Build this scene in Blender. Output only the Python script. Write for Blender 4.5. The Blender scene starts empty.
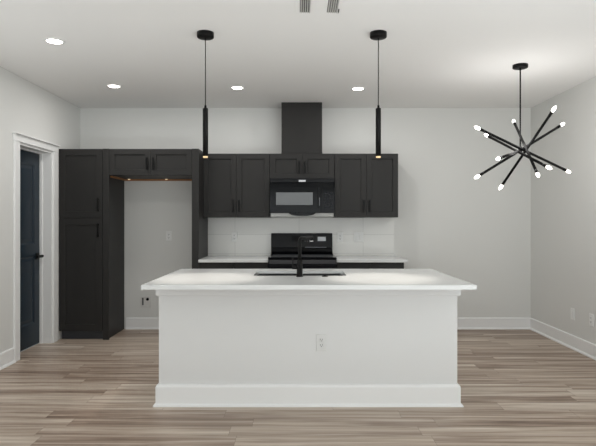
import bpy, bmesh, math, random
from mathutils import Vector, Matrix
S = bpy.context.scene
COL = S.collection
PI = math.pi
random.seed(4)

# ------------------------------------------------------------------ camera, world, lights, exposure
cd = bpy.data.cameras.new('camera')
cam = bpy.data.objects.new('camera', cd)
COL.objects.link(cam)
EYE = 1.347
cam.location = (0, 0, EYE)
cam.rotation_euler = (PI / 2, 0, 0)
cd.sensor_width = 36
cd.lens = 36 * 533 / 596
cd.shift_y = -2 / 596
cd.clip_start = 0.05
S.camera = cam

w = bpy.data.worlds.new('daylight')
S.world = w
w.use_nodes = True
bg = w.node_tree.nodes['Background']
bg.inputs[0].default_value = (0.93, 0.97, 1.0, 1)
bg.inputs[1].default_value = 0.3

def light(name, kind, loc, rot, power, color=(1, 1, 1), **kw):
    d = bpy.data.lights.new(name, kind)
    d.energy = power
    d.color = color
    for k, v in kw.items():
        setattr(d, k, v)
    o = bpy.data.objects.new(name, d)
    o.location = loc
    o.rotation_euler = rot
    COL.objects.link(o)
    return o

# daylight from unseen right and rear windows; left and floor lamps are added fill
DAY = (0.90, 0.962, 1.0)
light('left_fill_light', 'AREA', (-2.70, 3.3, 1.45), (0, -PI / 2 - .57, 0), 15.5, DAY, shape='RECTANGLE', size=1.6, size_y=2.0)  # added fill lamp for the far ceiling; the wall has no window here
light('right_window_daylight', 'AREA', (2.89, 1.0, 1.45), (0, PI / 2 + .4, 0), 22, DAY, shape='RECTANGLE', size=1.6, size_y=2.3)
light('rear_window_daylight', 'AREA', (0.1, -2.62, 1.5), (PI / 2 + .12, 0, 0), 57, DAY, shape='RECTANGLE', size=4.8, size_y=1.6)
light('floor_fill_light', 'AREA', (1.7, 0.3, .03), (PI, 0, 0), 98, DAY, shape='RECTANGLE', size=2.2, size_y=2.6)  # added up-facing lamp near the floor, brightens the ceiling

vs = S.view_settings
vs.view_transform = 'Standard'
vs.look = 'None'
vs.gamma = 1
vs.exposure = 0.0
vs.use_curve_mapping = False

# ------------------------------------------------------------------ materials
def lin(r, g, b):
    f = lambda c: (c / 12.92 if c <= .04045 else ((c + .055) / 1.055) ** 2.4)
    return (f(r / 255), f(g / 255), f(b / 255), 1)

def mat(name, rgb, rough=.5, metal=0, spec=.5, bump=None, emit=None, vary=None, coat=0):
    m = bpy.data.materials.new(name)
    m.use_nodes = True
    nt = m.node_tree
    b = nt.nodes['Principled BSDF']
    b.inputs['Base Color'].default_value = lin(*rgb)
    b.inputs['Roughness'].default_value = rough
    b.inputs['Metallic'].default_value = metal
    b.inputs['Specular IOR Level'].default_value = spec
    b.inputs['Coat Weight'].default_value = coat
    if emit:
        b.inputs['Emission Color'].default_value = lin(*emit[0])
        b.inputs['Emission Strength'].default_value = emit[1]
    if bump or vary:
        tc = nt.nodes.new('ShaderNodeTexCoord')
        n = nt.nodes.new('ShaderNodeTexNoise')
        n.inputs['Scale'].default_value = (bump or vary)[0]
        n.inputs['Detail'].default_value = 4
        nt.links.new(tc.outputs['Object'], n.inputs['Vector'])
        if bump:
            bp = nt.nodes.new('ShaderNodeBump')
            bp.inputs['Strength'].default_value = bump[1]
            bp.inputs['Distance'].default_value = .002
            nt.links.new(n.outputs['Fac'], bp.inputs['Height'])
            nt.links.new(bp.outputs['Normal'], b.inputs['Normal'])
        if vary:
            mx = nt.nodes.new('ShaderNodeMix')
            mx.data_type = 'RGBA'
            mx.inputs[6].default_value = lin(*rgb)
            mx.inputs[7].default_value = lin(*[max(0, c - vary[1]) for c in rgb])
            nt.links.new(n.outputs['Fac'], mx.inputs[0])
            nt.links.new(mx.outputs[2], b.inputs['Base Color'])
    return m

M = {}
M['wall'] = mat('wall_paint', (222, 222, 219), .75, spec=.25, bump=(180, .08))
M['ceiling'] = mat('ceiling_paint', (244, 243, 241), .85, spec=.2, bump=(150, .1))
M['trim'] = mat('white_trim_paint', (240, 240, 239), .4)
M['island'] = mat('island_white_paint', (224, 224, 223), .5, spec=.3)
M['quartz'] = mat('white_quartz', (226, 227, 226), .22, vary=(7, 8))
M['cab'] = mat('charcoal_cabinet_paint', (45, 44, 43), .45, spec=.22)
M['kick'] = mat('charcoal_toe_kick', (50, 52, 56), .5)
M['black'] = mat('matte_black_metal', (8, 8, 8), .45, spec=.2)
M['appl'] = mat('black_appliance', (9, 10, 14), .25, spec=.2)
M['gloss'] = mat('black_glass', (8, 9, 12), .1, spec=.12)
M['hob'] = mat('dark_grey_hob_glass', (66, 67, 70), .35, spec=.3)
M['win'] = mat('oven_window_glass', (112, 115, 117), .3, vary=(420, 14))  # reflection of the bright room put into the grey base colour
M['key'] = mat('keypad_print', (70, 72, 76), .5)
M['grey'] = mat('grey_strip', (120, 122, 128), .35)
M['dim'] = mat('dim_keypad_print', (34, 36, 40), .5, spec=.2)
M['lcd'] = mat('dark_display', (5, 6, 7), .2, spec=.1)
M['palegrey'] = mat('pale_grey_grille', (205, 205, 202), .4)
M['alu'] = mat('brushed_aluminium', (190, 190, 188), .3, metal=1)
M['steel'] = mat('stainless_steel', (160, 161, 162), .22, metal=1)
M['pale_patch'] = mat('pale_matte', (205, 208, 212), .5)
M['plastic'] = mat('white_plastic', (235, 235, 233), .35)
M['slot'] = mat('dark_slot', (60, 60, 62), .6)
M['navy'] = mat('dark_blue_door_paint', (21, 37, 49), .4, spec=.4)
M['woodraw'] = mat('raw_wood_cleat', (176, 126, 86), .6, vary=(30, 30))
M['lens'] = mat('led_lens', (255, 250, 240), .4, emit=((255, 250, 240), 14))
M['bulb'] = mat('lit_bulb', (255, 252, 246), .3, emit=((255, 250, 242), 9))
M['warm'] = mat('warm_led', (230, 200, 150), .4, emit=((255, 226, 178), .5))
M['puck'] = mat('puck_led', (255, 226, 190), .4, emit=((255, 224, 180), .55))
M['outletp'] = mat('matching_white_plastic', (222, 222, 220), .4)
M['grille'] = mat('vent_slat_paint', (214, 213, 210), .5)
M['vdark'] = mat('vent_throat', (70, 70, 70), .8)
M['chrome'] = mat('chrome', (225, 225, 228), .08, metal=1)
M['sub'] = mat('sub_floor', (90, 80, 70), .9)

def floor_material():
    m = bpy.data.materials.new('wood_plank_floor')
    m.use_nodes = True
    nt = m.node_tree
    N, L = nt.nodes.new, nt.links.new
    b = nt.nodes['Principled BSDF']
    tc = N('ShaderNodeTexCoord')
    sx = N('ShaderNodeSeparateXYZ')
    L(tc.outputs['Object'], sx.inputs[0])
    def math_(op, a, bb=None, c=None):
        n = N('ShaderNodeMath')
        n.operation = op
        for i, v in enumerate((a, bb, c)):
            if v is None:
                continue
            if isinstance(v, (int, float)):
                n.inputs[i].default_value = v
            else:
                L(v, n.inputs[i])
        return n.outputs[0]
    PW, PL = .152, 1.22
    ry = math_('DIVIDE', sx.outputs[1], PW)
    row = math_('FLOOR', ry)
    wn = N('ShaderNodeTexWhiteNoise')
    wn.noise_dimensions = '1D'
    L(row, wn.inputs['W'])
    rx = math_('ADD', math_('DIVIDE', sx.outputs[0], PL), wn.outputs['Value'])
    colm = math_('FLOOR', rx)
    cb = N('ShaderNodeCombineXYZ')
    L(row, cb.inputs[0])
    L(colm, cb.inputs[1])
    wn2 = N('ShaderNodeTexWhiteNoise')
    wn2.noise_dimensions = '2D'
    L(cb.outputs[0], wn2.inputs['Vector'])
    rnd = wn2.outputs['Value']
    def grain(kx, ky, scale, detail, rough, dist):
        v = N('ShaderNodeCombineXYZ')
        L(math_('MULTIPLY_ADD', rnd, 37.0, math_('MULTIPLY', sx.outputs[0], kx)), v.inputs[0])
        L(math_('MULTIPLY', sx.outputs[1], ky), v.inputs[1])
        L(math_('MULTIPLY', rnd, 11.0), v.inputs[2])
        n = N('ShaderNodeTexNoise')
        n.inputs['Scale'].default_value = scale
        n.inputs['Detail'].default_value = detail
        n.inputs['Roughness'].default_value = rough
        n.inputs['Distortion'].default_value = dist
        L(v.outputs[0], n.inputs['Vector'])
        return n.outputs['Fac']
    g1 = grain(.60, 12.5, 1.5, 4, .55, .6)      # broad streaks
    g2 = grain(1.2, 40, 2.0, 5, .65, .3)      # fine grain
    t = math_('ADD', math_('MULTIPLY', g1, 1.35), math_('MULTIPLY', g2, .42))
    t = math_('ADD', t, math_('MULTIPLY', rnd, .30))
    t = math_('SUBTRACT', t, .54)
    cr = N('ShaderNodeValToRGB')
    e = cr.color_ramp.elements
    e[0].position, e[0].color = .10, lin(118, 98, 84)
    e[1].position, e[1].color = .95, lin(220, 209, 197)
    for p, c in ((.34, (152, 133, 118)), (.52, (180, 163, 147)), (.72, (200, 186, 171))):
        x = e.new(p)
        x.color = lin(*c)
    L(t, cr.inputs[0])
    # narrow bevelled joint between planks
    fy = math_('FRACT', ry)
    fx = math_('FRACT', rx)
    dy = math_('MINIMUM', fy, math_('SUBTRACT', 1.0, fy))
    dx = math_('MINIMUM', fx, math_('SUBTRACT', 1.0, fx))
    jy = math_('LESS_THAN', math_('MULTIPLY', dy, PW), .0012)
    jx = math_('LESS_THAN', math_('MULTIPLY', dx, PL), .0012)
    j = math_('MAXIMUM', jy, jx)
    mx = N('ShaderNodeMix')
    mx.data_type = 'RGBA'
    L(math_('MULTIPLY', j, .6), mx.inputs[0])
    L(cr.outputs[0], mx.inputs[6])
    mx.inputs[7].default_value = lin(84, 66, 54)
    L(mx.outputs[2], b.inputs['Base Color'])
    b.inputs['Roughness'].default_value = .42
    b.inputs['Specular IOR Level'].default_value = .35
    bp = N('ShaderNodeBump')
    bp.inputs['Strength'].default_value = .12
    bp.inputs['Distance'].default_value = .001
    L(g2, bp.inputs['Height'])
    L(bp.outputs['Normal'], b.inputs['Normal'])
    return m
M['floor'] = floor_material()

def tile_material():
    m = bpy.data.materials.new('white_wall_tile')
    m.use_nodes = True
    nt = m.node_tree
    N, L = nt.nodes.new, nt.links.new
    b = nt.nodes['Principled BSDF']
    tc = N('ShaderNodeTexCoord')
    mp = N('ShaderNodeMapping')
    mp.inputs['Rotation'].default_value = (-PI / 2, 0, 0)   # tile pattern in the wall's x / z plane
    mp.inputs['Location'].default_value = TILE_LOC
    L(tc.outputs['Object'], mp.inputs[0])
    br = N('ShaderNodeTexBrick')
    br.offset = 0
    br.offset_frequency = 2
    br.inputs['Color1'].default_value = lin(232, 231, 227)
    br.inputs['Color2'].default_value = lin(226, 225, 221)
    br.inputs['Mortar'].default_value = lin(203, 202, 198)
    br.inputs['Scale'].default_value = 1
    br.inputs['Mortar Size'].default_value = .0028
    br.inputs['Mortar Smooth'].default_value = .2
    br.inputs['Brick Width'].default_value = .798
    br.inputs['Row Height'].default_value = .238
    L(mp.outputs[0], br.inputs['Vector'])
    L(br.outputs['Color'], b.inputs['Base Color'])
    b.inputs['Roughness'].default_value = .25
    return m
TILE_LOC = (0, 0, 0)

# ------------------------------------------------------------------ mesh helpers
def nb():
    return bmesh.new()

def box(bm, x0, x1, y0, y1, z0, z1, bev=0, seg=1):
    vs_ = [bm.verts.new((x, y, z)) for x in (x0, x1) for y in (y0, y1) for z in (z0, z1)]
    idx = [(0, 1, 3, 2), (4, 6, 7, 5), (0, 4, 5, 1), (2, 3, 7, 6), (0, 2, 6, 4), (1, 5, 7, 3)]
    fs = [bm.faces.new([vs_[i] for i in f]) for f in idx]
    if bev:
        es = list({e for f in fs for e in f.edges})
        bmesh.ops.bevel(bm, geom=es, offset=bev, segments=seg, affect='EDGES', profile=.5)
    return bm

def loft(bm, loops, cap=True, smooth=False):
    rings = [[bm.verts.new(p) for p in lp] for lp in loops]
    n = len(rings[0])
    for a, c in zip(rings, rings[1:]):
        for i in range(n):
            f = bm.faces.new((a[i], a[(i + 1) % n], c[(i + 1) % n], c[i]))
            f.smooth = smooth
    if cap:
        bm.faces.new(list(reversed(rings[0])))
        bm.faces.new(rings[-1])
    return bm

def tube(bm, pts, rads, n=16, cap=True):
    pts = [Vector(p) for p in pts]
    if isinstance(rads, (int, float)):
        rads = [rads] * len(pts)
    loops = []
    ref = None
    for i, p in enumerate(pts):
        if i == 0:
            d = pts[1] - p
        elif i == len(pts) - 1:
            d = p - pts[i - 1]
        else:
            d = (pts[i + 1] - p).normalized() + (p - pts[i - 1]).normalized()
        if d.length < 1e-9:
            d = Vector((0, 0, 1))
        d.normalize()
        if ref is None:
            ref = Vector((1, 0, 0)) if abs(d.x) < .8 else Vector((0, 1, 0))
        u = d.cross(ref).normalized()
        v = d.cross(u).normalized()
        ref = -d.cross(u.cross(d)).normalized() if False else ref
        loops.append([p + (u * math.cos(2 * PI * k / n) + v * math.sin(2 * PI * k / n)) * rads[i] for k in range(n)])
    return loft(bm, loops, cap, True)

def lathe(bm, c, prof, n=28, axis='z', cap=True):
    loops = []
    for r, h in prof:
        lp = []
        for k in range(n):
            a = 2 * PI * k / n
            if axis == 'z':
                lp.append((c[0] + r * math.cos(a), c[1] + r * math.sin(a), c[2] + h))
            elif axis == 'y':
                lp.append((c[0] + r * math.cos(a), c[1] + h, c[2] + r * math.sin(a)))
            else:
                lp.append((c[0] + h, c[1] + r * math.cos(a), c[2] + r * math.sin(a)))
        loops.append(lp)
    return loft(bm, loops, cap, True)

def rrect(cx, cy, w_, d_, r, z, n=5):
    out = []
    for sx_, sy_, a0 in ((1, 1, 0), (-1, 1, PI / 2), (-1, -1, PI), (1, -1, 1.5 * PI)):
        for k in range(n + 1):
            a = a0 + PI / 2 * k / n
            out.append((cx + sx_ * (w_ / 2 - r) + r * math.cos(a), cy + sy_ * (d_ / 2 - r) + r * math.sin(a), z))
    return out

def slab_panels(bm, u0, u1, v0, v1, panels, th, rec, slope, put, raised=0):
    """a door slab with recessed panels; put(u, v, w) turns face coordinates into a point, w = depth behind the face"""
    us = sorted({u0, u1} | {p[0] for p in panels} | {p[1] for p in panels})
    vv = sorted({v0, v1} | {p[2] for p in panels} | {p[3] for p in panels})
    cache = {}
    def V(u, v, ww):
        k = (round(u, 5), round(v, 5), round(ww, 5))
        if k not in cache:
            cache[k] = bm.verts.new(put(u, v, ww))
        return cache[k]
    for a, c in zip(us, us[1:]):
        for d, e in zip(vv, vv[1:]):
            um, vm = (a + c) / 2, (d + e) / 2
            hit = next((p for p in panels if p[0] < um < p[1] and p[2] < vm < p[3]), None)
            bm.faces.new((V(a, d, th), V(a, e, th), V(c, e, th), V(c, d, th)))
            if not hit:
                bm.faces.new((V(a, d, 0), V(c, d, 0), V(c, e, 0), V(a, e, 0)))
    for (a, c, d, e) in panels:
        rings = [((a, d), (c, d), (c, e), (a, e), 0)]
        s = slope
        rings.append(((a + s, d + s), (c - s, d + s), (c - s, e - s), (a + s, e - s), rec))
        if raised:
            s2, s3 = slope + .012, slope + .040
            rings.append(((a + s2, d + s2), (c - s2, d + s2), (c - s2, e - s2), (a + s2, e - s2), rec))
            rings.append(((a + s3, d + s3), (c - s3, d + s3), (c - s3, e - s3), (a + s3, e - s3), rec - raised))
        for r1, r2 in zip(rings, rings[1:]):
            for i in range(4):
                k = (i + 1) % 4
                bm.faces.new((V(*r1[i], r1[4]), V(*r1[k], r1[4]), V(*r2[k], r2[4]), V(*r2[i], r2[4])))
        last = rings[-1]
        bm.faces.new([V(*last[i], last[4]) for i in range(4)])
    def rim(pts):
        for (p, q) in zip(pts, pts[1:]):
            bm.faces.new((V(*p, 0), V(*p, th), V(*q, th), V(*q, 0)))
    rim([(u, v0) for u in us]); rim([(u1, v) for v in vv])
    rim([(u, v1) for u in reversed(us)]); rim([(u0, v) for v in reversed(vv)])
    return bm

ORG = {}
def obj(name, bm, m, parent=None, origin=None, bevel=0):
    bmesh.ops.recalc_face_normals(bm, faces=bm.faces[:])
    o_ = Vector(ORG[parent.name]) if parent else Vector(origin if origin else (0, 0, 0))
    bmesh.ops.translate(bm, verts=bm.verts[:], vec=-o_)
    me = bpy.data.meshes.new(name)
    bm.to_mesh(me)
    bm.free()
    me.materials.append(m)
    ob = bpy.data.objects.new(name, me)
    COL.objects.link(ob)
    if parent:
        ob.parent = parent
    else:
        ob.location = o_
    ORG[ob.name] = tuple(o_)
    if bevel:
        md = ob.modifiers.new('edge', 'BEVEL')
        md.width = bevel
        md.segments = 2
        md.limit_method = 'ANGLE'
        md.angle_limit = math.radians(40)
    return ob

def thing(name, loc, label, cat, group=None):
    o = bpy.data.objects.new(name, None)
    o.empty_display_size = .05
    COL.objects.link(o)
    o.location = loc
    ORG[o.name] = tuple(loc)
    return tag(o, label, cat, group)

def tag(o, label, cat, group=None):
    o['label'] = label
    o['category'] = cat
    if group:
        o['group'] = group
    return o

def struct(name, bm, m, bevel=0, label=None):
    o = obj(name, bm, m, bevel=bevel)
    o['kind'] = 'structure'
    if label:
        o['label'] = label
    return o

# ------------------------------------------------------------------ room shell
XL, XR, YB, YR, H = -2.715, 2.905, 6.65, -2.7, 2.758
TH = .14
struct('floor', box(nb(), XL - TH, XR + TH, YR, YB + TH, -.12, 0), M['floor'], label='greige wood-look plank floor')
struct('ceiling', box(nb(), XL - TH, XR + TH, YR, YB + TH, H, H + .12), M['ceiling'], label='flat white painted ceiling')
struct('wall_back', box(nb(), XL - TH, XR + TH, YB, YB + TH, 0, H), M['wall'], label='pale grey wall behind the kitchen cabinets')
struct('wall_rear', box(nb(), XL - TH, XR + TH, YR - TH, YR, 0, H), M['wall'], label='pale grey wall behind the camera')
DY0, DY1, DZ = 5.173, 5.887, 2.110        # doorway in the left wall
bm = nb()
box(bm, XL - TH, XL, YR, DY0, 0, H)
box(bm, XL - TH, XL, DY1, YB, 0, H)
box(bm, XL - TH, XL, DY0, DY1, DZ, H)
struct('wall_left', bm, M['wall'], label='pale grey wall with the dark blue door')
bm = box(nb(), XR, XR + TH, YR, YB, 0, H)
struct('wall_right', bm, M['wall'], label='pale grey wall beside the sputnik chandelier')

# baseboards, each with its shoe moulding
BH, BT = .142, .015
def prof_base(bm, axis, wall, s, a, c):
    """run a baseboard profile along a..c; s = direction away from the wall"""
    pr = [(0, 0), (.030, 0), (.029, .010), (.022, .019), (BT, .022), (BT, BH - .008), (BT - .006, BH), (0, BH)]
    mk = (lambda d, z, t: (wall + s * d, t, z)) if axis == 'y' else (lambda d, z, t: (t, wall + s * d, z))
    loft(bm, [[mk(d, z, t) for d, z in pr] for t in (a, c)])
    return bm
CW = .095
struct('baseboard_left', prof_base(nb(), 'y', XL, 1, YR, DY0 - CW), M['trim'])
struct('baseboard_right', prof_base(nb(), 'y', XR, -1, YR, YB), M['trim'])
bm = prof_base(nb(), 'x', YB, -1, -2.14, -1.203)
prof_base(bm, 'x', YB, -1, 1.212, XR)
struct('baseboard_back', bm, M['trim'])

# door: casing, jamb, slab
bm = nb()
CT = .020
box(bm, XL, XL + CT, DY0 - CW, DY0, 0, DZ + .004, .003)
box(bm, XL, XL + CT, DY1, DY1 + CW, 0, DZ + .004, .003)
box(bm, XL, XL + CT + .003, DY0 - CW - .006, DY1 + CW, DZ + .004, DZ + .070, .003)
box(bm, XL, XL + CT + .028, DY0 - CW - .016, DY1 + CW + .006, DZ + .070, DZ + .084, .003)
struct('trim_1', bm, M['trim'], label='white casing round the dark blue door')
JX = XL - .128
bm = nb()
box(bm, JX - .036, XL + .002, DY0 - .001, DY0 + .018, 0, DZ)
box(bm, JX - .036, XL + .002, DY1 - .018, DY1 + .001, 0, DZ)
box(bm, JX - .036, XL + .002, DY0 + .018, DY1 - .018, DZ - .018, DZ)
box(bm, JX, JX + .030, DY1 - .030, DY1 - .018, 0, DZ - .018, .002)
box(bm, JX, JX + .030, DY0 + .018, DY0 + .030, 0, DZ - .018, .002)
box(bm, JX, JX + .030, DY0 + .030, DY1 - .030, DZ - .030, DZ - .018, .002)
struct('trim_2', bm, M['trim'], label='white jamb and stops of the doorway')
a0, a1 = DY0 + .020, DY1 - .020
bm = slab_panels(nb(), a0, a1, .010, DZ - .020,
                 [(a0 + .115, a1 - .115, 1.10, DZ - .155), (a0 + .115, a1 - .115, .25, .97)],
                 .036, .012, .016, lambda u, v, ww: (JX - ww, u, v), raised=.008)
door = struct('door_1', bm, M['navy'], label='dark blue two-panel door in white casing')
bm = nb()
hy, hz = a1 - .060, .965
box(bm, JX, JX + .010, hy - .036, hy + .036, hz - .036, hz + .036, .002)
tube(bm, [(JX + .010, hy, hz), (JX + .055, hy, hz)], .011, 14)
box(bm, JX + .047, JX + .064, hy - .110, hy + .022, hz - .014, hz + .014, .004)
obj('door_handle', bm, M['black'], door)['label'] = 'black lever handle on square rose'

# ------------------------------------------------------------------ cabinets
def pull(parent, x, z0, z1, yf):
    bm = nb()
    box(bm, x - .008, x + .008, yf - .036, yf - .023, z0, z1, .002)
    for z in (z0 + .014, z1 - .014):
        box(bm, x - .005, x + .005, yf - .026, yf + .001, z - .005, z + .005)
    return obj('handle', bm, M['black'], parent)

def shaker(parent, x0, x1, z0, z1, yf, handle=None, name='door', fr=.062):
    bm = slab_panels(nb(), x0, x1, z0, z1, [(x0 + fr, x1 - fr, z0 + fr, z1 - fr)], .020, .013, .002,
                     lambda u, v, ww: (u, yf + ww, v))
    d = obj(name, bm, M['cab'], parent, bevel=.0012)
    if handle:
        pull(d, handle[0], handle[1], handle[2], yf)
    return d

def carcass(bm, x0, x1, y0, y1, z0, z1, t=.018):
    """an open-fronted cabinet box with a face frame"""
    box(bm, x0, x0 + t, y0, y1, z0, z1)
    box(bm, x1 - t, x1, y0, y1, z0, z1)
    box(bm, x0 + t, x1 - t, y0, y1, z1 - t, z1)
    box(bm, x0 + t, x1 - t, y0, y1, z0, z0 + t)
    box(bm, x0 + t, x1 - t, y1 - .006, y1, z0 + t, z1 - t)
    f = .036
    box(bm, x0 + t, x0 + t + f, y0, y0 + .018, z0 + t, z1 - t)
    box(bm, x1 - t - f, x1 - t, y0, y0 + .018, z0 + t, z1 - t)
    return bm

YT, YU = 6.04, 6.30          # door fronts of the tall and of the wall cabinets
ZT = 2.146                   # top of the wall cabinets
ZP = 2.166                   # top of the tall cabinets
G = .0025
BACK = YB - .002
# pantry
px0, px1 = XL + .004, -2.214
t = thing('pantry_cabinet', ((px0 + px1) / 2, 6.35, 0), 'tall charcoal pantry cabinet with two stacked doors beside the blue door', 'cabinet')
bm = carcass(nb(), px0, px1, YT + .020, BACK, .095, ZP)
box(bm, px0 + .02, px1 - .02, YT + .030, BACK - .02, 1.36, 1.38)
obj('carcass', bm, M['cab'], t)
bm = nb()
box(bm, px0 + .012, px1, YT + .055, YT + .075, 0, .095)
obj('toe_kick', bm, M['kick'], t)
zs = 1.380
shaker(t, px0 + G, px1 - G, zs + G, ZP - G, YT, (px1 - .048, 1.455, 1.605), fr=.073)
shaker(t, px0 + G, px1 - G, .100, zs - G, YT, (px1 - .048, 1.165, 1.320), fr=.073)
# panels each side of the refrigerator space
fx0, fx1 = -2.142, -1.203
bm = nb()
box(bm, px1 + .002, fx0 - .024, YT + .018, BACK, 0, ZP, .0015)
box(bm, px1 + .002, fx0, YT - .004, YT + .018, 0, ZP, .0015)
tag(obj('end_panel', bm, M['cab'], origin=(-2.18, 6.35, 0)),
    'charcoal floor-length panel between the pantry and the empty refrigerator space', 'panel', 'panels beside the refrigerator space')
tag(obj('end_panel', box(nb(), fx1, -1.124, YT - .004, BACK, 0, ZP, .0015), M['cab'], origin=(-1.165, 6.35, 0)),
    'charcoal floor-length panel right of the refrigerator space, against the back counter', 'panel', 'panels beside the refrigerator space')
# bridge cabinet over the refrigerator space
t = thing('bridge_cabinet', (-1.67, 6.35, 1.866), 'low charcoal two-door cabinet bridging the empty refrigerator space', 'cabinet')
obj('carcass', carcass(nb(), fx0 - .020, fx1 - .002, YT + .020, BACK, 1.866, ZP), M['cab'], t)
xm = (fx0 + fx1) / 2
shaker(t, fx0 + G, xm - G / 2, 1.868, ZP - G, YT, (xm - .036, 1.925, 2.065))
shaker(t, xm + G / 2, fx1 - G, 1.868, ZP - G, YT, (xm + .036, 1.925, 2.065))
bm = nb()
box(bm, fx0 - .020, fx1 - .002, BACK - .040, BACK, 1.846, 1.866, .001)
obj('back_cleat', bm, M['woodraw'], t)['label'] = 'raw wood cleat along the wall'
bm = nb()
box(bm, fx0 - .020, fx0 + .006, YT + .10, BACK - .042, 1.848, 1.866, .001)
obj('side_cleat', bm, M['woodraw'], t)['label'] = 'raw wood cleat along the side panel'
for x in (-2.085, -1.625):
    lathe_b = lathe(nb(), (x, BACK - .068, 1.866), [(.015, 0), (.015, -.007), (.010, -.010)], 18)
    obj('puck_light', lathe_b, M['puck'], t)['label'] = 'tiny warm light under the cabinet'

# wall cabinets
def wall_cabinet(x0, x1, z0, label, hz, ho=.034):
    t = thing('wall_cabinet', ((x0 + x1) / 2, 6.48, z0), label, 'cabinet', 'charcoal wall cabinets over the back counter')
    obj('carcass', carcass(nb(), x0, x1, YU + .020, BACK, z0, ZT), M['cab'], t)
    xm = (x0 + x1) / 2
    shaker(t, x0 + G, xm - G / 2, z0 + .001, ZT - G, YU, (xm - ho, *hz))
    shaker(t, xm + G / 2, x1 - G, z0 + .001, ZT - G, YU, (xm + ho, *hz))
    return t
MX0, MX1 = -.334, .432
wall_cabinet(-1.122, MX0 - .001, 1.390, 'two-door charcoal wall cabinet left of the microwave', (1.452, 1.597))
wall_cabinet(MX0 + .001, MX1 - .001, 1.846, 'short two-door charcoal wall cabinet directly above the microwave', (1.905, 2.050))
wall_cabinet(MX1 + .001, 1.186, 1.390, 'two-door charcoal wall cabinet right of the microwave', (1.452, 1.597))
# boxed vent chase up to the ceiling
bm = nb()
box(bm, -.196, .286, YU + .030, BACK, ZT + .002, H - .002, .0015)
box(bm, -.199, .289, YU + .027, BACK, ZT + .001, ZT + .016, .001)
tag(obj('vent_chase', bm, M['cab'], origin=(.045, 6.48, ZT)), 'charcoal boxed vent chase rising from the cabinet over the microwave to the ceiling', 'vent cover')

# base cabinets beside the range
RX0, RX1 = -.335, .433
def base_cabinet(x0, x1, label, n):
    yf = 6.035
    t = thing('base_cabinet', ((x0 + x1) / 2, 6.35, 0), label, 'cabinet', 'charcoal base cabinets along the back wall')
    obj('carcass', carcass(nb(), x0, x1, yf + .020, BACK, .095, .879), M['cab'], t)
    obj('toe_kick', box(nb(), x0 + .004, x1 - .004, yf + .075, yf + .093, 0, .095), M['kick'], t)
    ww = (x1 - x0) / n
    for k in range(n):
        a, c = x0 + k * ww + G, x0 + (k + 1) * ww - G
        bm = nb()
        box(bm, a, c, yf, yf + .020, .715, .872, .0015)
        d = obj('drawer', bm, M['cab'], t)
        bm = nb()
        m_ = (a + c) / 2
        box(bm, m_ - .07, m_ + .07, yf - .034, yf - .023, .745, .757, .002)
        for x in (m_ - .055, m_ + .055):
            box(bm, x - .005, x + .005, yf - .026, yf + .001, .746, .756)
        obj('handle', bm, M['black'], d)
        hx = c - .034 if k % 2 == 0 else a + .034
        shaker(t, a, c, .100, .708, yf, (hx, .53, .675))
base_cabinet(-1.122, RX0 - .003, 'charcoal base cabinet left of the black range', 2)
base_cabinet(RX1 + .003, 1.203, 'charcoal base cabinet right of the black range', 2)
for x0, x1, lab in ((-1.122, RX0 - .002, 'white quartz countertop left of the black range'), (RX1 + .002, 1.240, 'white quartz countertop right of the black range')):
    tag(obj('countertop', box(nb(), x0, x1, 5.995, BACK, .880, .912, .003, 2), M['quartz'], origin=((x0 + x1) / 2, 6.3, .88)), lab, 'countertop', 'white quartz tops along the back wall')

# tiled backsplash
TX0, TX1, TZ0 = -1.122, 1.197, .913
M['tile'] = None
TILE_LOC = (.461, .209, 0)
M['tile'] = tile_material()
tag(obj('backsplash', box(nb(), TX0, TX1, BACK - .008, BACK, TZ0, 1.389), M['tile'], origin=(TX0, BACK - .008, TZ0)),
    'white large-format tile backsplash between the back counter and wall cabinets', 'backsplash')

# ------------------------------------------------------------------ range
t = thing('range', (.049, 6.3, 0), 'black freestanding electric range between the two base cabinets', 'stove')
rx0, rx1 = RX0 + .002, RX1 - .002
bm = nb()
box(bm, rx0 + .004, rx1 - .004, 5.99, 6.60, .09, .912, .003)
box(bm, rx0 + .03, rx1 - .03, 6.05, 6.58, 0, .09)
obj('body', bm, M['appl'], t)
bm = nb()
box(bm, rx0 - .002, rx1 + .002, 5.965, 6.57, .914, .940, .006, 2)
ct = obj('cooktop', bm, M['gloss'], t)
bm = nb()
box(bm, rx0 + .03, rx1 - .03, 6.01, 6.50, .9405, .9420)
gt = obj('glass_surface', bm, M['hob'], ct)
for x, y, r in ((-.14, 6.12, .105), (.24, 6.12, .08), (-.14, 6.38, .08), (.24, 6.38, .105)):
    bm = nb()
    lathe(bm, (x, y, .9421), [(r, 0), (r, .0006), (r - .004, .0006), (r - .004, 0)], 36, cap=False)
    obj('burner_ring', bm, M['key'], ct)
# slanted backguard
bm = nb()
pr = [(6.44, .938), (6.635, .938), (6.635, 1.196), (6.598, 1.196), (6.585, 1.188), (6.560, 1.022), (6.566, 1.014), (6.560, 1.006), (6.548, .970)]
loft(bm, [[(x, y, z) for y, z in pr] for x in (rx0 + .002, rx1 - .006)])
bg_ = obj('backguard', bm, M['appl'], t, bevel=.004)
def on_guard(x0, x1, z0, z1, lift=.002):
    """a thin plate lying on the slanted face of the backguard"""
    Y = lambda z: 6.560 + (z - 1.022) * (6.585 - 6.560) / (1.188 - 1.022)
    bm = nb()
    loft(bm, [[(x, Y(z0) - lift, z0), (x, Y(z0) + .004, z0), (x, Y(z1) + .004, z1), (x, Y(z1) - lift, z1)] for x in (x0, x1)])
    return bm
obj('display', on_guard(-.075, .035, 1.095, 1.165), M['lcd'], bg_)
for i in range(4):
    for j in range(3):
        obj('button', on_guard(.080 + i * .028, .098 + i * .028, 1.092 + j * .026, 1.106 + j * .026), M['slot'], bg_)
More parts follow.
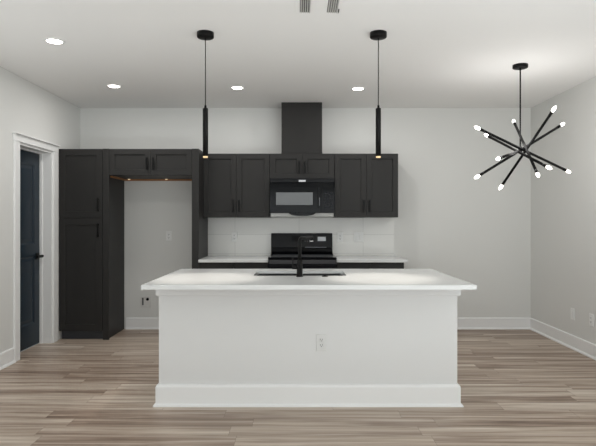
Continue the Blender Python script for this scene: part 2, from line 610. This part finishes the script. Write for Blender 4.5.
obj('label_plate', on_guard(.243, .343, 1.100, 1.152, .003), M['pale_patch'], bg_)['label'] = 'pale rectangular label'
obj('groove_glint', on_guard(.085, .350, 1.020, 1.026, .003), M['grey'], bg_)  # reflection along the groove, put in as a pale strip
# oven door
bm = nb()
box(bm, rx0 - .004, rx1 + .004, 5.945, 5.988, .30, .862, .006, 2)
od = obj('oven_door', bm, M['appl'], t)
obj('oven_window', box(nb(), -.20, .30, 5.943, 5.946, .42, .70), M['gloss'], od)
bm = nb()
tube(bm, [(rx0 + .03, 5.895, .815), (rx1 - .03, 5.895, .815)], .011, 14)
for x in (rx0 + .07, rx1 - .07):
    tube(bm, [(x, 5.895, .815), (x, 5.947, .815)], .009, 12)
obj('handle', bm, M['appl'], od)
obj('vent_strip', box(nb(), rx0 + .01, rx1 - .01, 5.965, 5.99, .866, .911, .002), M['slot'], t)
bm = nb()
box(bm, rx0, rx1, 5.955, 5.988, .10, .29, .005)
obj('storage_drawer', bm, M['appl'], t)

# ------------------------------------------------------------------ microwave
t = thing('microwave', (.049, 6.44, 1.396), 'black over-the-range microwave under the short wall cabinet', 'microwave')
mx0, mx1 = MX0 + .003, MX1 - .003
obj('body', box(nb(), mx0, mx1, 6.262, 6.636, 1.442, 1.844, .004), M['appl'], t)
bm = nb()
box(bm, mx0, mx1, 6.240, 6.261, 1.800, 1.844, .003)
vg = obj('top_vent', bm, M['appl'], t)
for k in range(16):
    x = mx0 + .03 + k * .045
    box_b = box(nb(), x, x + .034, 6.2385, 6.2405, 1.832, 1.836)
    obj('louver', box_b, M['lcd'], vg)
obj('pale_patch', box(nb(), .008, .090, 6.2375, 6.2398, 1.806, 1.828), M['pale_patch'], vg)['label'] = 'small white patch'  # small flat pale rectangle on the top vent
xd = .268
bm = slab_panels(nb(), mx0, xd, 1.442, 1.798, [(-.262, .178, 1.530, 1.686)], .021, .004, .004, lambda u, v, ww: (u, 6.240 + ww, v))
md_ = obj('door', bm, M['gloss'], t, bevel=.002)
obj('door_window', box(nb(), -.258, .174, 6.2425, 6.2445, 1.534, 1.682), M['win'], md_)['label'] = 'grey mesh window'
bm = nb()
box(bm, .232, .250, 6.198, 6.214, 1.500, 1.740, .004, 2)
for z in (1.52, 1.72):
    box(bm, .235, .247, 6.210, 6.241, z - .008, z + .008)
hd = obj('handle', bm, M['appl'], md_)
obj('handle_strip', box(nb(), .2475, .2535, 6.1955, 6.200, 1.525, 1.620, .001), M['grey'], hd)['label'] = 'pale strip on the handle'
bm = nb()
box(bm, xd + .002, mx1, 6.240, 6.261, 1.442, 1.798, .002)
cp = obj('control_panel', bm, M['gloss'], t)
obj('display', box(nb(), .300, .405, 6.2385, 6.2405, 1.725, 1.765), M['lcd'], cp)
for r in range(6):
    for c in range(3):
        x, z = .305 + c * .036, 1.500 + r * .033
        obj('button', box(nb(), x, x + .024, 6.2388, 6.2405, z, z + .018), M['dim'], cp)
bm = nb()
box(bm, mx0 + .01, mx1 - .01, 6.268, 6.630, 1.398, 1.441)
for k in range(5):
    box(bm, mx0 + .01, mx1 - .01, 6.262, 6.270, 1.401 + k * .008, 1.404 + k * .008)
obj('bottom_grille', bm, M['palegrey'], t)['label'] = 'aluminium grille strip'
bm = nb()
lp = []
for k in range(13):
    u = k / 12
    lp.append((.049 - .155 + .31 * u, 6.246 - .012 * math.sin(PI * u), 1.406 + .03 * (1 - math.sin(PI * u) ** .5)))
loft(bm, [[(x, y, z), (x, 6.266, z), (x, 6.266, 1.441), (x, y, 1.441)] for x, y, z in lp])
obj('chin', bm, M['appl'], t)

# ------------------------------------------------------------------ outlets
def outlet(kind, c, facing, label, gang=1, paint='plastic'):
    """facing 'y' = towards the camera, 'x' = from the right wall towards the room"""
    name = {'outlet': 'power_outlet', 'switch': 'switch_plate'}[kind]
    def mp(u, v, d):
        return (c[0] + u, c[1] - d, c[2] + v) if facing == 'y' else (c[0] - d, c[1] + u, c[2] + v)
    def bx(bm, u0, u1, v0, v1, d0, d1, bev=0):
        p, q = mp(u0, v0, d0), mp(u1, v1, d1)
        box(bm, min(p[0], q[0]), max(p[0], q[0]), min(p[1], q[1]), max(p[1], q[1]), min(p[2], q[2]), max(p[2], q[2]), bev)
    t = thing(name, c, label, 'outlet' if kind == 'outlet' else 'light switch', 'white electrical plates')
    hw = .036 + .0235 * (gang - 1)
    bm = nb()
    bx(bm, -hw, hw, -.060, .060, 0, .008, .002)
    cp = obj('cover_plate', bm, M[paint], t)
    for g in range(gang):
        u = (g - (gang - 1) / 2) * .047
        if kind == 'outlet':
            for v in (-.020, .020):
                bm = nb()
                bx(bm, u - .017, u + .017, v - .014, v + .014, .007, .0105, .003)
                r = obj('receptacle', bm, M[paint], t)
                bm = nb()
                bx(bm, u - .0085, u - .0055, v - .002, v + .008, .010, .0112)
                bx(bm, u + .0055, u + .0085, v - .002, v + .008, .010, .0112)
                bx(bm, u - .003, u + .003, v - .011, v - .005, .010, .0112)
                obj('slots', bm, M['slot'], r)
        else:
            bm = nb()
            bx(bm, u - .016, u + .016, -.033, .033, .007, .0125, .002)
            obj('rocker', bm, M[paint], t)
bs = BACK - .0085
wl = YB - .0005
outlet('outlet', (-.792, bs, 1.150), 'y', 'white outlet on the tile backsplash left of the range')
outlet('outlet', (.524, bs, 1.145), 'y', 'white outlet on the tile backsplash just right of the range')
outlet('switch', (.755, bs, 1.148), 'y', 'wide white double switch plate on the backsplash right of the outlet', 2)
outlet('outlet', (-1.610, wl, 1.160), 'y', 'white outlet halfway up the wall inside the refrigerator space')
outlet('switch', (XR - .0005, 5.63, .365), 'x', 'white plate low on the right wall, nearer the back corner')
outlet('outlet', (XR - .0005, 5.27, .368), 'x', 'white outlet low on the right wall, nearer the camera')
outlet('outlet', (.170, 3.8895, .462), 'y', 'white outlet in the front of the white island', 1, 'outletp')
# recessed supply box for the refrigerator
t = thing('supply_box', (-1.896, wl, .338), 'recessed refrigerator supply box low on the wall, left of the island', 'wall box')
def bxf(x0, x1, z0, z1, d0, d1, bev=0):
    return box(nb(), -1.896 + x0, -1.896 + x1, wl - d1, wl - d0, .338 + z0, .338 + z1, bev)
bm = nb()
for (p, q, r, s) in ((-.062, -.052, -.068, .068), (.052, .062, -.068, .068), (-.052, .052, .058, .068), (-.052, .052, -.068, -.050)):
    box(bm, -1.896 + p, -1.896 + q, wl - .008, wl, .338 + r, .338 + s)
obj('frame', bm, M['grille'], t)
obj('back_plate', bxf(-.052, .052, -.050, .058, 0, .002), M['grille'], t)
obj('valve_slot', bxf(-.048, -.030, -.040, .052, .002, .004), M['slot'], t)['label'] = 'dark slot'
bm = lathe(nb(), (-1.876, wl - .002, .372), [(.018, 0), (.018, -.005), (.013, -.006)], 20, 'y')
obj('socket', bm, M['lcd'], t)['label'] = 'round dark socket'

# ------------------------------------------------------------------ island
IX0, IX1, IY0, IY1 = -1.016, 1.163, 3.890, 4.735
t = thing('kitchen_island', (.08, 4.31, 0), 'white panelled kitchen island base with tall baseboard on the plank floor', 'island')
bm = nb()
box(bm, IX0, IX1, IY0, IY0 + .02, 0, .889, .002)
box(bm, IX0, IX0 + .02, IY0 + .02, IY1, 0, .889)
box(bm, IX1 - .02, IX1, IY0 + .02, IY1, 0, .889)
box(bm, IX0 + .02, IX1 - .02, IY1 - .02, IY1, .09, .889)
obj('body', bm, M['island'], t)
def wrap(bm, prof, k):
    """run a moulding profile (out, z) round the front and both ends of the island"""
    lp = []
    for x, y, sx_, sy_ in ((IX0, IY1, -1, 0), (IX0, IY0, -1, -1), (IX1, IY0, 1, -1), (IX1, IY1, 1, 0)):
        lp.append([(x + sx_ * d, y + sy_ * d, z) for d, z in prof])
    loft(bm, lp)
    return bm
obj('apron', wrap(nb(), [(0, .803), (.016, .803), (.019, .806), (.019, .882), (.022, .889), (0, .889)], 0), M['island'], t)
bb = obj('baseboard', wrap(nb(), [(0, 0), (.019, 0), (.019, .140), (.013, .152), (0, .156)], 0), M['trim'], t)
obj('shoe_moulding', wrap(nb(), [(.019, 0), (.035, 0), (.034, .009), (.029, .017), (.019, .020)], 0), M['trim'], bb)

# countertop with the sink cut-out
CX0, CX1, CY0, CY1, CZ0, CZ1 = -1.046, 1.191, 3.550, 4.770, .890, .920
SX0, SX1, SY0, SY1 = -.350, .383, 4.155, 4.535
bm = nb()
hole = rrect((SX0 + SX1) / 2, (SY0 + SY1) / 2, SX1 - SX0, SY1 - SY0, .03, 0, 4)
n = len(hole)
cxm, cym = (SX0 + SX1) / 2, (SY0 + SY1) / 2
# outer outline sampled along the same directions, passing through the four corners
outer = []
for i, (x, y, _) in enumerate(hole):
    q, k = divmod(i, 5)
    ccx = (CX1, CX0, CX0, CX1)[q]
    ccy = (CY1, CY1, CY0, CY0)[q]
    if k == 2:
        outer.append((ccx, ccy))
    elif (k < 2) == (q in (0, 2)):
        outer.append((ccx, y))
    else:
        outer.append((x, ccy))
rings = []
for z, b_ in ((CZ0, 0), (CZ1 - .003, 0), (CZ1, .003)):
    rings.append([(x - b_ * ((x == CX1) - (x == CX0)), y - b_ * ((y == CY1) - (y == CY0)), z) for x, y in outer])
rings.append([(x, y, CZ1) for x, y, _ in hole])
rings.append([(x, y, CZ1 - .020) for x, y, _ in hole])
rings.append(rings[0])
vr = [[bm.verts.new(p) for p in r] for r in rings[:-1]]
vr.append(vr[0])
for a, c in zip(vr, vr[1:]):
    for i in range(n):
        bm.faces.new((a[i], a[(i + 1) % n], c[(i + 1) % n], c[i]))
tag(obj('island_countertop', bm, M['quartz'], origin=(.08, 4.16, CZ0)), 'white quartz island countertop with overhang and sink cut-out', 'countertop')

# sink
t = thing('sink', (cxm, cym, .70), 'stainless double-bowl sink set under the island countertop', 'sink')
bw = (SX1 - SX0 - .03) / 2
for s in (-1, 1):
    cx = cxm + s * (bw / 2 + .008)
    bm = nb()
    ww, dd = bw, SY1 - SY0 + .012
    loops = [rrect(cx, cym, ww + .004, dd + .004, .042, .898), rrect(cx, cym, ww + .004, dd + .004, .042, .70), rrect(cx, cym, .04, .04, .015, .684),
             rrect(cx, cym, .036, .036, .014, .688), rrect(cx, cym, ww - .05, dd - .05, .03, .694), rrect(cx, cym, ww - .01, dd - .01, .04, .712), rrect(cx, cym, ww, dd, .042, .898)]
    loft(bm, loops + [loops[0]], cap=False, smooth=True)
    bw_ = obj('bowl', bm, M['steel'], t)
    bm = lathe(nb(), (cx, cym, .690), [(.055, .002), (.050, .007), (.040, .006), (.036, .002)], 24)
    obj('drain', bm, M['chrome'], bw_)
obj('divider', box(nb(), cxm - .009, cxm + .009, SY0 - .004, SY1 + .004, 0.86, .890, .004, 2), M['steel'], t)

# faucet, standing between the sink and the seating side
fx, fy = .013, 4.095
t = thing('faucet', (fx, fy, CZ1), 'matte black single-lever kitchen faucet rising behind the island sink', 'faucet')
bm = lathe(nb(), (fx, fy, CZ1), [(.027, 0), (.027, .005), (.023, .007), (.0225, .125), (.020, .130), (.0135, .132)], 24)
obj('base', bm, M['black'], t)
bm = nb()
dirx, diry = .50, .866
pts = [(fx, fy, CZ1 + .12), (fx, fy, CZ1 + .265)]
for k in range(1, 7):
    a = PI / 2 * k / 6
    r = .030
    pts.append((fx + dirx * r * (1 - math.cos(a)), fy + diry * r * (1 - math.cos(a)), CZ1 + .265 + r * math.sin(a)))
L_ = .205
pts.append((fx + dirx * L_, fy + diry * L_, CZ1 + .295))
tube(bm, pts, .0135, 16)
obj('spout', bm, M['black'], t)
tx, ty = fx + dirx * (L_ - .016), fy + diry * (L_ - .016)
bm = lathe(nb(), (tx, ty, CZ1 + .295), [(.013, 0), (.014, -.012), (.015, -.024), (.012, -.026)], 18)
sh = obj('spray_head', bm, M['black'], t)
obj('aerator', lathe(nb(), (tx, ty, CZ1 + .295), [(.0150, -.0245), (.0152, -.030), (.011, -.033)], 18), M['chrome'], sh)['label'] = 'chrome ring'
bm = nb()
tube(bm, [(fx - .015, fy, CZ1 + .070), (fx - .058, fy, CZ1 + .070)], .014, 16)
box(bm, fx - .058, fx - .047, fy - .006, fy + .006, CZ1 + .064, CZ1 + .150, .003)
obj('lever', bm, M['black'], t)
bm = lathe(nb(), (.207, 4.100, CZ1), [(.024, 0), (.024, .004), (.020, .007), (.012, .007), (.011, .012), (.006, .013)], 20)
tag(obj('air_switch', bm, M['black'], origin=(.207, 4.1, CZ1)), 'small round black push button on the island countertop right of the faucet', 'button')

# ------------------------------------------------------------------ pendants
def pendant(x, y, label):
    zt, zb = 2.190, 1.832
    t = thing('pendant_light', (x, y, H), label, 'pendant lamp', 'black tube pendants over the island')
    obj('canopy', lathe(nb(), (x, y, H), [(.063, 0), (.063, -.034), (.059, -.038), (.008, -.039)], 32), M['black'], t)
    obj('cord', tube(nb(), [(x, y, H - .038), (x, y, zt + .02)], .0035, 10), M['black'], t)
    bm = lathe(nb(), (x, y, 0), [(.005, zt + .026), (.008, zt + .022), (.010, zt + .004), (.0192, zt), (.0200, zt - .003), (.0200, zb), (.0182, zb), (.0182, zb + .004)], 28)
    tb = obj('shade', bm, M['black'], t)
    bm = lathe(nb(), (x, y, 0), [(.0180, zb + .003), (.0182, zb - .009), (.016, zb - .011)], 24)
    obj('diffuser', bm, M['warm'], tb)['label'] = 'glowing warm white tip'
    light('pendant_beam', 'SPOT', (x, y, zb - .016), (0, 0, 0), 31, (1, .94, .86), spot_size=math.radians(64), spot_blend=.75, shadow_soft_size=.015)
pendant(-.694, 3.995, 'slim black tube pendant over the left half of the island')
pendant(.602, 3.995, 'slim black tube pendant over the right half of the island')

# ------------------------------------------------------------------ chandelier
hx, hy_, hz_ = 2.010, 4.82, 1.985
def unproj(px, py, Y):
    return Vector(((px - 298) * Y / 533, Y, EYE - (py - 221) * Y / 533))
t = thing('sputnik_chandelier', (hx, hy_, H), 'black sputnik chandelier of crossing rods with lit bulbs', 'chandelier')
obj('canopy', lathe(nb(), (hx, hy_, H), [(.066, 0), (.066, -.026), (.060, -.030), (.010, -.031)], 32), M['black'], t)
obj('stem', tube(nb(), [(hx, hy_, H - .022), (hx, hy_, hz_ + .03)], .0065, 12), M['black'], t)
obj('hub', lathe(nb(), (hx, hy_, hz_), [(.0065, .040), (.013, .034), (.016, .022), (.016, -.022), (.012, -.030), (.005, -.032)], 24), M['black'], t)
rods = [((477.8, 128.1), (567.8, 171.2), -.16, .16),
        ((486.9, 135.5), (548.6, 167.5), .33, -.33),
        ((513.9, 121.7), (537.8, 174.6), .36, -.36),
        ((553.6, 109.6), (501.1, 186.7), -.20, .20),
        ((562.0, 124.7), (477.5, 176.6), .15, -.15)]
def bulb_end(rod, a, d):
    """a socket cup and a small lit capsule bulb at the end a, pointing along d"""
    u = d.cross(Vector((0, 0, 1))).normalized()
    def ring(p, r):
        v = d.cross(u)
        return [p + (u * math.cos(2 * PI * k / 16) + v * math.sin(2 * PI * k / 16)) * r for k in range(16)]
    bm = nb()
    loft(bm, [ring(a + d * s, r) for s, r in ((-.044, .011), (-.042, .0130), (.002, .0130), (.004, .010))], True, True)
    obj('socket', bm, M['black'], rod)
    bm = nb()
    loft(bm, [ring(a + d * s, r) for s, r in ((.0035, .008), (.008, .0115), (.020, .0140), (.036, .0135), (.052, .009), (.060, .003))], True, True)
    obj('bulb', bm, M['bulb'], rod)
for (p, q, d0, d1) in rods:
    A, B = unproj(*p, hy_ + d0), unproj(*q, hy_ + d1)
    d = (B - A).normalized()
    A2, B2 = A + d * .025, B - d * .025
    rd = obj('rod', tube(nb(), [A2 + d * .02, B2 - d * .02], .0118, 14), M['black'], t)
    bulb_end(rd, A2, -d)
    bulb_end(rd, B2, d)
A = unproj(498.2, 158.7, hy_ - .42)
B = Vector((hx, hy_, hz_))
d = (B - A).normalized()
A2 = A + d * .025
rd = obj('rod', tube(nb(), [A2 + d * .02, B], .0118, 14), M['black'], t)
bulb_end(rd, A2, -d)
light('chandelier_glow', 'POINT', (hx, hy_, hz_ + .09), (0, 0, 0), 11.5, (1, .98, .96), shadow_soft_size=.25)

# ------------------------------------------------------------------ recessed lights and ceiling vent
def downlight(x, y, label):
    t = thing('recessed_light', (x, y, H), label, 'ceiling light', 'round recessed ceiling lights')
    bm = lathe(nb(), (x, y, H), [(.080, 0), (.078, -.004), (.059, -.006), (.057, -.002), (.057, 0)], 36, cap=False)
    obj('trim_ring', bm, M['plastic'], t)
    obj('lens', lathe(nb(), (x, y, H), [(.057, -.001), (.055, -.0045), (.02, -.006)], 32), M['lens'], t)
    light('downlight_beam', 'AREA', (x, y, H - .012), (0, 0, 0), 5.7, (1, .98, .96), shape='DISK', size=.11)
downlight(-1.909, 4.178, 'round recessed ceiling light nearest the camera, left of the left pendant')
downlight(-1.923, 5.57, 'round recessed ceiling light above the pantry and refrigerator space')
downlight(-.640, 5.634, 'round recessed ceiling light just right of the left pendant')
downlight(.639, 5.676, 'round recessed ceiling light just left of the right pendant')

t = thing('ceiling_vent', (.135, 3.41, H), 'white ceiling air vent with two banks of louvers, above the island front', 'vent')
vx0, vx1, vy0, vy1 = -.02, .295, 3.22, 3.62
bm = nb()
box(bm, vx0, vx1, vy0, vy1, H - .004, H, .001)
obj('frame', bm, M['ceiling'], t)
for x0 in (.012, .194):
    obj('louver_bank', box(nb(), x0, x0 + .068, vy0 + .03, vy1 - .03, H - .0055, H - .0035), M['vdark'], t)
    for k in range(5):
        x = x0 + .004 + k * .0140
        bm = nb()
        loft(bm, [[(x, y, H - .0050), (x + .002, y, H - .0050), (x + .009, y, H - .013), (x + .007, y, H - .013)] for y in (vy0 + .03, vy1 - .03)])
        obj('slat', bm, M['grille'], t)
bm = nb()
box(bm, .268, .274, vy1 - .085, vy1 - .045, H - .018, H - .004, .001)
obj('damper_lever', bm, M['vdark'], t)
